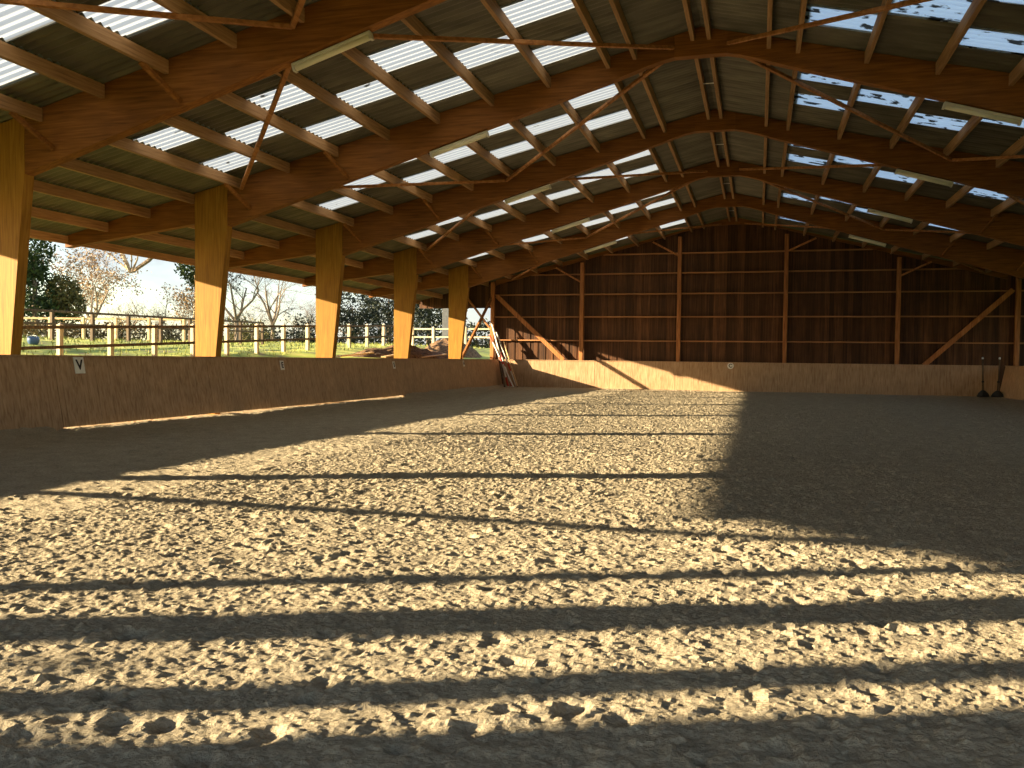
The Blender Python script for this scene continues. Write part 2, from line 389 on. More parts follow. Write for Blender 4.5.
# ------------------------------------------------------------------ purlins
bays = []
for b in range(1, 7):
    y0 = F0[b] + T + .002; y1 = (F0[b + 1] - .002) if b < 6 else 42.32
    bays.append((b, y0, y1))
for b, y0, y1 in bays:
    for side in (-1, 1):
        for k, o in enumerate(OFF):
            if side == 1 and k > 10: continue
            x = XR + side * o
            pd = .205 if k == len(OFF) - 1 else .228
            mb = MB(); mb.bar((0, 0, -.0125 - pd / 2), (0, y1 - y0, -.0125 - pd / 2), .085, pd, (0, 0, 1), .006)
            p = mb.build('purlin', M_pur); p.location = (x, y0, ztop(o))
            sd = 'left' if side < 0 else 'right'
            if k == len(OFF) - 1: lb = 'eave purlin edging the left overhang ' + between(b)
            elif k == 0: lb = '%s of the paired ridge purlins %s' % (sd, between(b))
            else: lb = '%s-slope roof purlin, %s out from the ridge pair, %s' % (sd, ORD[k - 1], between(b))
            tag(p, lb, 'purlin', 'pine purlins under the roof sheets')
    if b == 1:
        mb = MB(); mb.bar((0, 0, -.115), (0, 4.7, -.115), .075, .205, (0, 0, 1), .006)
        p = mb.build('purlin', M_pur); p.location = (XR - 15.8, 1.0, ztop(15.8)); tag(p, 'eave purlin above the entrance, outside the picture', 'purlin', kind='structure')
    if b >= 2:
        y = (y0 + y1) / 2 + (-.2)
        mb = MB(); mb.bar((-.165, 0, 0), (.165, 0, 0), .05, .012, (0, 0, 1), .002)
        s = mb.build('ridge_strap', M_steel); s.location = (XR, y, ztop(.165) - .22)
        tag(s, 'thin metal strap joining the paired ridge purlins ' + between(b), 'strap', 'ridge straps')

# ------------------------------------------------------------------ diagonal roof braces
ND = (.55, 5.87, 10.7)
def brace_pt(o, y, side): return Vector((XR + side * o, y, ztop(o) - .262))
for b, y0, y1 in bays:
    odd = (b % 2 == 0)         # arches 2, 4, 6 in F0 carry the middle node
    mid_at_front = odd
    for side in (-1, 1):
        for j, oo in enumerate((ND[0], ND[2])):
            if side == 1 and b == 1: continue
            ya, yb = y0 + .03, min(y1, 42.05) - .03
            if mid_at_front: A = brace_pt(ND[1], ya, side); B = brace_pt(oo, yb, side)
            else: A = brace_pt(oo, ya, side); B = brace_pt(ND[1], yb, side)
            mb = MB(); mb.bar((0, 0, 0), B - A, .085, .07, (0, 0, 1), .006)
            p = mb.build('roof_brace', M_brc); p.location = A
            tag(p, '%s diagonal roof brace on the %s slope %s' % ('upper' if j == 0 else 'lower', 'left' if side < 0 else 'right', between(b)), 'brace', 'diagonal roof braces')

# ------------------------------------------------------------------ corrugated roof and translucent sheets
PIT, AMP = .177, .027
def sheet_z(o, i):
    a, b2 = BREAK[i], BREAK[i + 1] + .16
    t = (o - a) / (b2 - a)
    return 8.30 - SL * o + .010 * t
def corr(y): return AMP * math.cos(2 * math.pi * y / PIT)
def ysamples(a, b2):
    st = PIT / 8; n0 = math.ceil(a / st); n1 = math.floor(b2 / st)
    r = [a] + [k * st for k in range(n0, n1 + 1) if a + 1e-4 < k * st < b2 - 1e-4] + [b2]
    return r
def sheet(mb, side, i, a, b2, org=(0, 0, 0), dz=0):
    o0, o1 = BREAK[i], BREAK[i + 1] + (.16 if i < len(BREAK) - 2 else 0)
    ys_ = ysamples(a, b2); vs = []
    for y in ys_:
        c = corr(y); oe = o1
        if side < 0 and i == len(BREAK) - 2 and y < .7: oe = max(o0 + .02, o0 + (o1 - o0) * (y + 2.0) / 2.7)
        for o in (o0, oe):
            vs.append((XR + side * o - org[0], y - org[1], sheet_z(o, i) + c + dz - org[2]))
    fs = [(2 * j, 2 * j + 1, 2 * j + 3, 2 * j + 2) for j in range(len(ys_) - 1)]
    if side > 0: fs = [f[::-1] for f in fs]
    mb.add(vs, fs)
# which cells hold a translucent sheet: (bay, column interval along the hall, rows counted in BREAK)
COLS_L = {1: [(8.36, 9.34), (9.38, 10.36), (10.38, 11.38)], 2: [(14.56, 15.57), (15.70, 16.67), (16.69, 17.68)], 3: [(20.0, 20.92), (20.95, 21.88), (22.0, 22.93)],
          4: [(26.2, 27.12), (27.25, 28.28), (28.35, 29.28)], 5: [(32.4, 33.32), (33.45, 34.38), (34.48, 35.42)], 6: [(37.65, 38.6), (38.65, 39.6), (39.65, 40.6)]}
COLS_R = {2: [(14.4, 15.33), (15.40, 16.37), (16.48, 17.40)], 3: [(19.75, 20.66), (20.70, 21.57), (21.68, 22.6)], 4: [(26.05, 26.95), (27.0, 27.88), (27.95, 28.85)],
          5: [(32.3, 33.2), (33.28, 33.98), (34.25, 35.1)], 6: [(37.6, 38.5), (38.55, 39.45), (39.5, 40.27)]}
cells = []          # (side, row, y0, y1, bay)
for sd_, cols_ in ((-1, COLS_L), (1, COLS_R)):
    for bay, cl in cols_.items():
        for ci, (a, c) in enumerate(cl):
            for r in ((1, 3, 5, 7) if ci % 2 == 0 else (2, 4, 6)):
                if bay == 1 and r < 4: continue
                if sd_ == 1 and r > 6: continue
                cells.append((sd_, r, a, c, bay))
roof = MB()
for side in (-1, 1):
    for i in range(len(BREAK) - 1):
        cuts = sorted([(a, c) for (s, r, a, c, _) in cells if s == side and r == i])
        y = ROOF_Y0
        if side == -1 and i == len(BREAK) - 2: y = -2.0      # unseen eave corner cut on the slant to shape the sunlit wedge
        for a, c in cuts:
            sheet(roof, side, i, y, a + .04); y = c - .04
        sheet(roof, side, i, y, ROOF_Y1)
# ridge capping
ys_ = [ROOF_Y0, ROOF_Y1]
roof.add([(XR + dx, y, 8.345 - abs(dx) * SL) for y in ys_ for dx in (-.3, 0, .3)], [(0, 1, 4, 3), (1, 2, 5, 4)])
tag(roof.build('ceiling', M_roof), 'grey corrugated roof sheets over the arena', 'roof', kind='structure')
for (side, r, a, c, bay) in cells:
    org = (XR + side * BREAK[r], a, sheet_z(BREAK[r], r))
    mb = MB(); sheet(mb, side, r, a, c, org, -.006)
    p = mb.build('skylight_sheet', M_skyL if side < 0 else M_skyR); p.location = org
    cols = (COLS_L if side < 0 else COLS_R)[bay]; ci = [round(x[0], 3) for x in cols].index(round(a, 3))
    pos = ['near', 'middle', 'far'][ci] if len(cols) == 3 else ['near', 'far'][ci]
    tag(p, '%s skylight sheet, %s column, %s row down the %s slope, %s' % ('clear' if side < 0 else 'mossy', pos, ORD[r - 1], 'left' if side < 0 else 'right', between(bay)),
        'skylight', 'translucent sheets in the roof')

# ------------------------------------------------------------------ strip lights under the arches
def lamp():
    rt = empty('strip_light', (0, 0, 0)); L = 1.4
    b = MB(); b.bar((-L / 2, 0, 0), (L / 2, 0, 0), .11, .05, (0, 0, 1), .01); b.build('housing', M_lamph, rt)
    b = MB(); b.smooth = True
    pts = [(-L / 2 + .03, 0, -.055), (L / 2 - .03, 0, -.055)]
    b.tube(pts, .05, 12); b.build('diffuser', M_lamp, rt)
    for s in (-1, 1):
        b = MB(); b.bar((s * (L / 2 - .035), 0, -.05), (s * (L / 2 + .005), 0, -.05), .115, .12, (0, 0, 1), .01); b.build('end_cap', M_lamph, rt)
    return rt
l0 = None
for n in range(2, 7):
    for side in (-1, 1):
        if n == 2 and side == 1: continue
        if l0 is None: l0 = lamp(); o = l0
        else: o = copy_tree(l0)
        oc = 5.27; x = XR + side * oc
        o.location = (x, F0[n] + T / 2 + .02, 7.697 - .298 * (oc - .533) - .045); o.rotation_euler = (0, math.atan(.298) * side, 0)
        tag(o, 'cream strip light under the %s slope of the %s arch' % ('left' if side < 0 else 'right', AN[n]), 'lamp', 'strip lights under the arches')

# ------------------------------------------------------------------ kickboards
def kick_panel(name, label, p0, p1, inward, zb0, zt0, lean, cat='kickboard'):
    """planked board wall from p0 to p1 (top line), bottom leaning inward"""
    p0 = Vector((*p0, 0)); p1 = Vector((*p1, 0)); d = (p1 - p0); L = d.length; d.normalize(); nrm = Vector((*inward, 0))
    rt = empty(name, p0); mb = MB(); w = .125; n = int(L / w); w = L / n; rr = random.Random(3)
    for i in range(n):
        j = rr.uniform(-.004, .004); a = d * (i * w + .0015); b = d * ((i + 1) * w - .0015)
        za = zb0(i * w) if callable(zb0) else zb0
        lo = nrm * (lean + j) + Vector((0, 0, za)); hi = nrm * j + Vector((0, 0, zt0)); th = -nrm * .03
        vs = [a + lo, b + lo, b + hi, a + hi, a + lo + th, b + lo + th, b + hi + th, a + hi + th]
        mb.add(vs, [(0, 1, 2, 3), (7, 6, 5, 4), (0, 4, 5, 1), (3, 2, 6, 7), (0, 3, 7, 4), (1, 5, 6, 2)])
    # backing rails keep daylight out of the joints
    for t in (.3, .8):
        zz = .1 + t * (zt0 - .1); ctr = nrm * (lean * (1 - t) - .055) + Vector((0, 0, zz))
    s = nrm * -.034
    mb.add([nrm * lean + s + Vector((0, 0, .09)), d * L + nrm * lean + s + Vector((0, 0, .09)), d * L + s + Vector((0, 0, zt0 - .01)), s + Vector((0, 0, zt0 - .01))], [(0, 1, 2, 3)])
    mb.build('planking', M_kick, rt)
    mb = MB(); mb.bar(nrm * -.03 + Vector((0, 0, zt0 + .015)), d * L + nrm * -.03 + Vector((0, 0, zt0 + .015)), .12, .035, (0, 0, 1), .006)
    mb.build('top_rail', M_kick, rt)
    tag(rt, label, cat)
    return rt
ZK = 1.36
kick_panel('kickboard', 'long slanted plank kickboard along the open left side', (-12.64, -.45), (-12.64, 42.0), (1, 0),
           lambda s: .05 if 13.6 < s < 29.6 else -.06, ZK, .26)
kick_panel('kickboard', 'slanted plank kickboard across the far gable end, half in sunlight', (-12.36, 42.07), (10.1, 42.07), (0, -1), -.05, ZK, .12)
kick_panel('kickboard', 'slanted plank kickboard along the right side, only its far end in view', (10.32, 42.0), (10.32, -.45), (-1, 0), -.05, ZK, .26)

# dressage letters
def letter(ch, loc, size, normal, tilt, label, plate=(.24, .26), round_=False):
    rt = empty('arena_letter', loc)
    b = MB()
    if round_:
        n = 24; vs = [(.15 * math.cos(2 * math.pi * k / n), t, .15 * math.sin(2 * math.pi * k / n)) for t in (0, -.012) for k in range(n)]
        b.add(vs, [tuple(range(n)), tuple(range(n, 2 * n))[::-1]] + [(k, n + k, n + (k + 1) % n, (k + 1) % n) for k in range(n)])
    else:
        b.bar((0, -.006, -plate[1] / 2), (0, -.006, plate[1] / 2), plate[0], .012, (0, 1, 0), .003)
    b.build('plate', M_white, rt)
    cu = bpy.data.curves.new('letter_curve', 'FONT'); cu.body = ch; cu.size = size; cu.align_x = 'CENTER'; cu.align_y = 'CENTER'; cu.extrude = .003; cu.offset = .006
    tmp = bpy.data.objects.new('tmp', cu); C.objects.link(tmp)
    bpy.context.view_layer.update()
    me = bpy.data.meshes.new_from_object(tmp.evaluated_get(bpy.context.evaluated_depsgraph_get()))
    bpy.data.objects.remove(tmp)
    me.materials.clear(); me.materials.append(M_letter)
    t = bpy.data.objects.new('lettering', me); C.objects.link(t); t.parent = rt; t.location = (0, -.017, 0); t.rotation_euler = (math.pi / 2, 0, 0)
    rt.rotation_euler = (tilt, 0, normal)
    tag(rt, label, 'letter sign', 'dressage letters on the kickboards')
    return rt
tl = math.atan(.26 / 1.4)
for ch, y, z, lb in [('V', 13.8, 1.2, 'white plate lettered V, nearest on the left kickboard'), ('E', 21.2, 1.17, 'white plate lettered E on the left kickboard'),
                  ('S', 28.8, 1.15, 'small plate lettered S on the left kickboard'), ('H', 36.5, 1.19, 'plate lettered H, farthest on the left kickboard')]:
    letter(ch, (-12.64 + .26 * (ZK - z) / (ZK + .06) + .012, y, z), .27 if ch == 'V' else .22, math.pi / 2, -tl, lb, (.26, .32) if ch == 'V' else (.2, .26))
letter('C', (-1.25, 42.07 - .12 * (ZK - 1.22) / 1.41 - .012, 1.22), .24, 0, -math.atan(.12 / 1.4), 'round white sign lettered C on the far kickboard', round_=True)

# ------------------------------------------------------------------ gable wall
mb = MB(); w = .2; x = -17.1; k = 0; rr = random.Random(5)
while x < 17.0:
    zt = ztop(abs(x + w / 2 - XR)) - .05 ; dy = .0 if k % 2 else .024
    j = rr.uniform(0, .004)
    xa, xb = x - (.012 if k % 2 == 0 else 0), x + w + (.012 if k % 2 == 0 else 0)
    zl, zr = ztop(abs(xa - XR)) - .03, ztop(abs(xb - XR)) - .03
    zb = -.05 if x > -13.15 else 4.0
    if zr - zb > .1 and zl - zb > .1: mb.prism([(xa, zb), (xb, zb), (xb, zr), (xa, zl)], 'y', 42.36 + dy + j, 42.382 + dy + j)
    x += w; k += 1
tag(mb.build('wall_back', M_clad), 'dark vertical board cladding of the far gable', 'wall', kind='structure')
GP = [-13.03, -8.43, -3.70, 1.17, 5.99, 10.78]
PL = ['timber corner post of the far gable beside the leaning poles', 'gable post left of the middle, touched by sunlight at its foot', 'gable post just left of the ridge',
      'gable post just right of the ridge', 'gable post second from the right corner', 'gable post at the right corner by the jump stands']
for k, gxp in enumerate(GP):
    o = abs(gxp - XR); h = ztop(o) - (.33 if 0 < k < 5 else .12)
    mb = MB(); mb.bar((0, .09, -.05), (0, .09, h), .19, .18, (0, 1, 0), .012)
    p = mb.build('gable_post', M_gpost); p.location = (gxp, YG, 0)
    tag(p, PL[k], 'post', 'posts of the far gable wall')
GZ = [2.37, 3.54, 4.65, 5.64, 6.58]
for i, z in enumerate(GZ):
    for k in range(6):
        xa = GP[k] + .097; xb = GP[k + 1] - .097 if k < 5 else 16.2
        # stop at the sloping roof
        if z > 5.2:
            lim = (8.27 - z - .2) / SL
            xa = max(xa, XR - lim); xb = min(xb, XR + lim)
        elif k == 5 and z > ztop(17) - .2:
            lim = (8.27 - z - .2) / SL; xb = min(xb, XR + lim)
        if xb - xa < .4: continue
        mb = MB(); mb.bar((0, .0, 0), (xb - xa, 0, 0), .16, .06, (0, 0, 1), .006)
        p = mb.build('girt', M_girt); p.location = (xa, YG + .19, z)
        wh = ['in the left corner panel', 'in the second panel from the left', 'in the middle panel', 'right of the middle panel', 'in the right corner panel', 'outside the right corner post'][k]
        tag(p, 'horizontal wall rail %s, %s up from the kickboard' % (wh, ORD[i]), 'rail', 'horizontal rails of the far gable wall')
for side in (-1, 1):
    mb = MB()
    e = 11.6
    poly = [(0, 7.86), (0, ztop(0) - .05), (side * e, ztop(e) - .05), (side * e, ztop(e) - .32), (side * 1.9, 7.68), (side * 1.0, 7.82)]
    mb.prism(poly, 'y', 0, .12, .006)
    p = mb.build('gable_rafter', M_raf); p.location = (XR, YG + .02, 0)
    tag(p, '%s gable rafter along the top of the far wall' % ('left' if side < 0 else 'right'), 'rafter', 'gable rafters')
for (a, b2, lb) in [((-12.8, 4.6), (-9.3, 1.40), 'diagonal wind brace in the left corner of the far gable'), ((10.55, 4.68), (7.1, 1.36), 'diagonal wind brace in the right corner of the far gable')]:
    mb = MB(); mb.bar((0, 0, 0), (b2[0] - a[0], 0, b2[1] - a[1]), .10, .21, (0, 1, 0) if False else (0, 0, 1), .008)
    p = mb.build('wind_brace', M_gpost); p.location = (a[0], YG + .02, a[1])
    tag(p, lb, 'brace', 'wind braces of the far gable')
# small struts from gable posts up to the purlins
for gxp, sgn, z, lb in [(-3.7, -1, 6.45, 'short strut rising left from the gable post left of the ridge'), (-8.43, -1, 5.25, 'short strut rising left from the sunlit gable post'),
                     (1.17, 1, 6.55, 'short strut rising right from the gable post right of the ridge'), (5.99, 1, 5.35, 'short strut rising right from the second gable post from the right')]:
    mb = MB(); dx = sgn * 1.2; o = abs(gxp + dx - XR); mb.bar((0, 0, 0), (dx, -.25, ztop(o) - .3 - z), .07, .08, (0, 0, 1), .006)
    p = mb.build('gable_strut', M_gpost); p.location = (gxp + sgn * .06, YG - .03, z)
    tag(p, lb, 'strut', 'small struts of the far gable')

# side braces by the last column
mb = MB(); mb.bar((0, 0, 0), (0, 4.5, 3.05), .09, .15, (0, 0, 1), .008)
p = mb.build('corner_brace', M_brc); p.location = (-13.1, 37.7, 1.46)
tag(p, 'sunlit diagonal brace rising from beside the farthest column to the corner post', 'brace')
mb = MB(); mb.bar((0, 0, 0), (-1.6, 0, 2.0), .09, .15, (0, 1, 0), .008)
p = mb.build('corner_brace', M_brc); p.location = (-13.08, 42.22, 2.85)
tag(p, 'dark diagonal brace from the gable corner post out to the left eave', 'brace')
mb = MB(); mb.bar((0, 0, 0), (-.02, -4.4, 2.77), .09, .14, (0, 0, 1), .008)
p = mb.build('corner_brace', M_brc); p.location = (-12.88, 5.0, 1.36); tag(p, 'diagonal brace of the entrance corner, outside the picture', 'brace', kind='structure')

# posts at the entrance end (outside the picture; their long shadows fall on the sand)
for x, y, z1, wd, lb in [(-12.95, .62, 4.6, .17, 'timber post beside the entrance, left side'), (-11.6, -.85, 4.5, .24, 'timber post of the entrance gable, left side')]:
    mb = MB(); mb.bar((0, 0, -.1), (0, 0, z1), .2, wd, (0, 1, 0), .012)
    p = mb.build('entrance_post', M_col); p.location = (x, y, 0); tag(p, lb, 'post', kind='structure')

mb = MB(); x = -10.6; k = 0  # unseen gable wall added to dim light from behind; opening lets some back
while x < 17.0:
    zl, zr = ztop(abs(x - XR)) - .03, ztop(abs(x + .2 - XR)) - .03
    zb = 5.0 if -6 < x < 7 else -.05
    mb.prism([(x, zb), (x + .2, zb), (x + .2, zr), (x, zl)], 'y', -.9 + (.02 if k % 2 else 0), -.878 + (.02 if k % 2 else 0)); x += .2; k += 1
tag(mb.build('wall_front', M_clad), 'unseen board wall of the entrance gable behind the camera', 'wall', kind='structure')

# ------------------------------------------------------------------ poles leaning in the far left corner
def striped_pole(a, b2, r, bands, label, plainmat=None):
    a = Vector(a); b2 = Vector(b2); rt = empty('jump_pole', a); d = b2 - a
    if plainmat:
        mb = MB(); mb.smooth = False; mb.tube([(0, 0, 0), d * .5, d], r, 10); mb.build('shaft', plainmat, rt)
    else:
        n = len(bands)
        for i, c in enumerate(bands):
            mb = MB(); mb.tube([d * (i / n), d * ((i + 1) / n)], r, 12); mb.build('%s_band' % ('red' if c == 'r' else 'white'), M_red if c == 'r' else M_white, rt)
    for t in (0, 1):
        mb = MB(); q = d.normalized() * (-.012 if t == 0 else .012); mb.tube([d * t - q * .2, d * t + q], [r * 1.05, r * .9], 10); mb.build('end_cap', M_black if plainmat else M_white, rt)
    tag(rt, label, 'pole', 'jump poles leaning in the corner')
    return rt
striped_pole((-11.62, 41.2, .05), (-13.05, 41.75, 2.62), .036, 'wwwrwwr', 'red and white jump pole leaning leftmost in the corner')
striped_pole((-11.9, 41.3, .05), (-12.98, 41.9, 3.2), .042, 'rwwwwww', 'tall white jump pole with one red band leaning in the corner')
striped_pole((-11.55, 41.55, .05), (-12.75, 41.95, 2.75), .034, 'wwrwwww', 'white jump pole with red ends leaning behind the tall one')
striped_pole((-11.75, 41.4, .05), (-12.5, 41.85, 1.75), .034, 'rwrwrwr', 'short red and white jump pole in the corner heap')
striped_pole((-11.45, 41.35, .05), (-12.35, 41.9, 2.3), .04, '', 'plain wooden pole leaning rightmost in the corner', M_plank)
striped_pole((-12.05, 41.15, .05), (-12.7, 41.85, 2.15), .045, '', 'dark weathered pole leaning low in the corner', M_bark)

# jump stands at the right
def stand():
    rt = empty('jump_stand', (0, 0, 0))
    b = MB(); b.smooth = True; b.tube([(0, 0, .1), (0, 0, 1.0), (0, 0, 1.62)], .03, 12); b.build('pole', M_fdark, rt)
    b = MB(); b.smooth = True; b.lathe([(.034, 0), (.042, .02), (.04, .07), (.02, .09)], (0, 0, 1.62), 12); b.build('white_cap', M_white, rt)
    b = MB(); b.smooth = True; b.lathe([(.24, 0), (.24, .05), (.19, .16), (.10, .25), (.045, .29)], (0, 0, 0), 20); b.build('base', M_black, rt)
    b = MB(); b.lathe([(.05, 0), (.05, .06), (.036, .07)], (0, 0, .62), 12); b.build('cup', M_black, rt)
    return rt
s0 = stand(); s0.location = (9.32, 41.3, .04); s0.rotation_euler = (0, -.035, 0); tag(s0, 'dark jump stand with white tip, left of the pair by the right corner', 'jump stand', 'jump stands by the right corner')
s1 = copy_tree(s0, (9.87, 41.3, .04)); s1.rotation_euler = (0, .03, 0); s1['label'] = 'dark jump stand with white tip, right of the pair, close to the right kickboard'

# ------------------------------------------------------------------ fences
def at(px, Yd):
    """x on the ground line of sight through picture column px at distance Yd along the hall (camera at the origin)"""
    a = (px - 512) / 866.6; ya = math.radians(15.834)
    return Yd * (a * math.cos(ya) - math.sin(ya)) / (a * math.sin(ya) + math.cos(ya))
def fence(label, pts, post_w, h_top, rails, mp, mr, gz=None, sink=.3, caps=True, side=.0):
    x0, y0 = pts[0]; z0 = ground_z(x0, y0) if gz is None else gz(x0, y0)
    rt = empty('post_and_rail_fence', (x0, y0, z0))
    P = []
    for (x, y) in pts:
        z = (ground_z(x, y) if gz is None else gz(x, y)); P.append(Vector((x - x0, y - y0, z - z0)))
    for v in P:
        b = MB(); a = post_w / 2
        b.bar(v + Vector((0, 0, -sink)), v + Vector((0, 0, h_top - .05)), post_w, post_w, (0, 1, 0), .012)
        b.add([v + Vector((sx * (a - .01), sy * (a - .01), h_top - .05)) for sx, sy in ((-1, -1), (1, -1), (1, 1), (-1, 1))] + [v + Vector((0, 0, h_top))], [(0, 1, 4), (1, 2, 4), (2, 3, 4), (3, 0, 4)])
        b.build('post', mp, rt)
    off = Vector((side, 0, 0))
    for zr, hr in rails:
        for i in range(len(P) - 1):
            b = MB(); b.bar(P[i] + Vector((0, 0, zr)) + off, P[i + 1] + Vector((0, 0, zr)) + off, .045, hr, (0, 0, 1), .006); b.build('rail', mr, rt)
    tag(rt, label, 'fence', 'paddock fences on the left')
    return rt
def g1(x, y): return 1.1 + .0415 * (y - 20)
fence('pale post and rail fence nearest the hall, running along the left side', [(-19, 16.1 + 2.0 * i) for i in range(16)], .14, 1.18, [(1.06, .09), (.50, .09)], M_fence, M_fdark, g1, side=.06)  # rails given dark timber to paint in their shaded side
fence('dark creosoted post and rail fence behind the pale one', [(-25, 20.05 + 2.01 * i) for i in range(11)], .13, 1.06, [(.99, .085), (.52, .085)], M_fdark, M_fdark, lambda x, y: 1.98 + .012 * (y - 26), side=.05)
fence('farthest tan post and rail fence in front of the brambles', [(at(px, 41 + (px - 50) * .012), 41 + (px - 50) * .012) for px in (-17, 16.6, 50, 83.4, 116, 149, 183.8, 217)], .15, 1.25, [(1.14, .11), (.66, .09)], M_plank, M_plank, lambda x, y: 2.3)
fence('short stretch of pale rail fence past the far left corner', [(-21.4, 50), (-19.25, 50), (-17.15, 50), (-15.05, 50), (-12.95, 50)], .14, 1.2, [(1.05, .09), (.55, .09)], M_fence, M_fence, lambda x, y: 2.15)

# ------------------------------------------------------------------ trees and hedges
def branches(mb, p, d, L, r, depth, rr, spread=.6, droop=0.0, n=3, tips=None, seg=3):
    pts = [Vector(p)]; rad = [r]; dd = Vector(d).normalized()
    for i in range(seg):
        dd = (dd + Vector((rr.uniform(-.22, .22), rr.uniform(-.22, .22), rr.uniform(-.15, .2) - droop))).normalized()
        pts.append(pts[-1] + dd * (L / seg)); rad.append(r * (1 - .5 * (i + 1) / seg))
    mb.tube(pts, rad, 5 if depth > 1 else 3, caps=False)
    if depth <= 0:
        if tips is not None: tips.extend(pts[1:])
        return
    for k in range(n):
        t = rr.uniform(.35, 1); q = pts[min(seg, max(1, int(round(t * seg))))]
        ax = Vector((rr.uniform(-1, 1), rr.uniform(-1, 1), rr.uniform(-.5, .8))).normalized()
        nd = (dd + ax * spread * 1.5).normalized()
        branches(mb, q, nd, L * rr.uniform(.55, .8), max(.006, rad[min(seg, 2)] * .6), depth - 1, rr, spread, droop, n, tips, seg)
def leaves(mb, pts, s, rr, n, jit):
    for k in range(n):
        c = Vector(rr.choice(pts)) + Vector((rr.gauss(0, jit), rr.gauss(0, jit), rr.gauss(0, jit)))
        a = Vector((rr.uniform(-1, 1), rr.uniform(-1, 1), rr.uniform(-1, 1))).normalized(); b = a.cross(Vector((rr.uniform(-1, 1), rr.uniform(-1, 1), rr.uniform(-1, 1)))).normalized()
        e = s * rr.uniform(.6, 1.3)
        mb.add([c - a * e, c + b * e * .5, c + a * e, c - b * e * .5], [(0, 1, 2, 3)])
def blob_pts(c, rx, ry, rz, rr, n):
    out = []
    for i in range(n):
        v = Vector((rr.gauss(0, 1), rr.gauss(0, 1), rr.gauss(0, 1))).normalized() * (rr.uniform(.55, 1) ** .5)
        k = 1 + .25 * mnoise.noise(v * 2 + Vector(c))
        out.append(Vector((c[0] + v.x * rx * k, c[1] + v.y * ry * k, c[2] + v.z * rz * k)))
    return out
def bare_tree(name, label, x, y, h, seed, mat, depth=5, spread=.6, droop=0, lmat=None, nleaf=0, ls=.12, r0=.22, n=3, lean=(0, 0), group='trees beyond the fences', trunk=.28):
    rr = random.Random(seed); z = ground_z(x, y); rt = empty(name, (x, y, z - .1))
    tips = []; mt = MB(); d = Vector((lean[0], lean[1], 1)).normalized()
    top = d * h * trunk
    mt.tube([(0, 0, 0), top * .5 + Vector((.08, 0, 0)), top], [r0 * 1.25, r0, r0 * .85], 8); mt.build('trunk', mat, rt)
    mb = MB()
    for k in range(n + 1):
        a = 2 * math.pi * k / (n + 1) + rr.uniform(-.4, .4)
        branches(mb, top * rr.uniform(.8, 1), d * .8 + Vector((math.cos(a), math.sin(a), .25)) * spread, h * .36, r0 * .6, depth - 1, rr, spread, droop, n, tips)
    mb.build('branches', mat, rt)
    if nleaf:
        ml = MB(); leaves(ml, tips, ls, rr, nleaf, .25); ml.build('leaves', lmat, rt)
    tag(rt, label, 'tree', group)
    return rt
def leafy_tree(name, label, x, y, blobs, seed, mat, nleaf, ls, tmat=None, th=2.0, group='trees beyond the fences'):
    rr = random.Random(seed); z = ground_z(x, y); rt = empty(name, (x, y, z - .1))
    mt = MB(); mt.tube([(0, 0, 0), (.1, 0, th * .5), (0, .1, th)], [.3, .22, .15], 8)
    for (c, rx, ry, rz) in blobs: mt.tube([(0, 0, th * .5), ((c[0]) * .6, c[1] * .6, c[2] * .8), c], [.12, .08, .03], 5)
    mt.build('trunk', tmat or M_bark, rt)
    ml = MB(); tot = sum(b[1] * b[3] for b in blobs)
    for (c, rx, ry, rz) in blobs:
        k = int(nleaf * rx * rz / tot); leaves(ml, blob_pts(c, rx, ry, rz, rr, 260), ls, rr, k, .16 * min(rx, rz))
    ml.build('foliage', mat, rt)
    tag(rt, label, 'tree', group)
    return rt
leafy_tree('evergreen_tree', 'tall dark ivy-covered tree right beside the nearest column', at(34, 50), 50, [((0, 0, 6.1), 1.15, 1.2, 1.6), ((-.6, .2, 3.6), 1.5, 1.5, 1.9), ((.2, 0, 1.7), 1.5, 1.4, 1.5), ((-.9, 0, 5), 1.3, 1.2, 1.3)], 1, M_ever, 5200, .15, th=4)
leafy_tree('leaning_evergreen', 'olive green bush leaning right below the tall dark tree', at(62, 52), 52, [((.0, 0, 3.6), 1.25, 1.1, 1.1), ((.6, 0, 2.5), 1.0, 1, 1.3), ((-.6, 0, 2.6), .9, 1, .9)], 2, M_olive, 3000, .14, th=1.6)
bare_tree('birch', 'pale bare tree with tan leaves still hanging, between the first two columns', at(93, 56), 56, 8.6, 3, M_twigl, 5, .5, .02, M_tan, 3000, .10, .16, trunk=.18)
bare_tree('birch', 'smaller tan-leaved tree left of the crooked apple tree', at(84, 67), 67, 7.2, 13, M_twigl, 5, .6, .02, M_tan, 1500, .12, .13, trunk=.18)
bare_tree('apple_tree', 'crooked bare apple tree standing behind the dark fence', at(157, 54), 54, 4.3, 4, M_twig, 5, .95, .0, None, 0, .1, .16, trunk=.2)
bare_tree('apple_tree', 'small bare apple tree just right of the pale tan tree', at(128, 62), 62, 4.6, 14, M_twig, 5, .9, .0, None, 0, .1, .14, trunk=.2)
leafy_tree('ivy_tree', 'dark ivy-clad tree left of the second column', at(195, 62), 62, [((0, 0, 6.4), 1.3, 1.2, 1.7), ((.3, 0, 8.2), 1.1, 1, 1.3)], 5, M_ever, 2600, .16, M_barklit, th=6)
bare_tree('thicket_tree', 'rusty brown leafy sapling below the ivy-clad tree', at(186, 60), 60, 5.2, 6, M_twigl, 5, .5, .0, M_tan, 900, .11, .1, trunk=.15)
bare_tree('willow', 'bare grey willow with drooping twigs right of the second column', at(272, 74), 74, 9.6, 7, M_twig, 6, .6, .07, None, 0, .1, .22, n=3, trunk=.25)
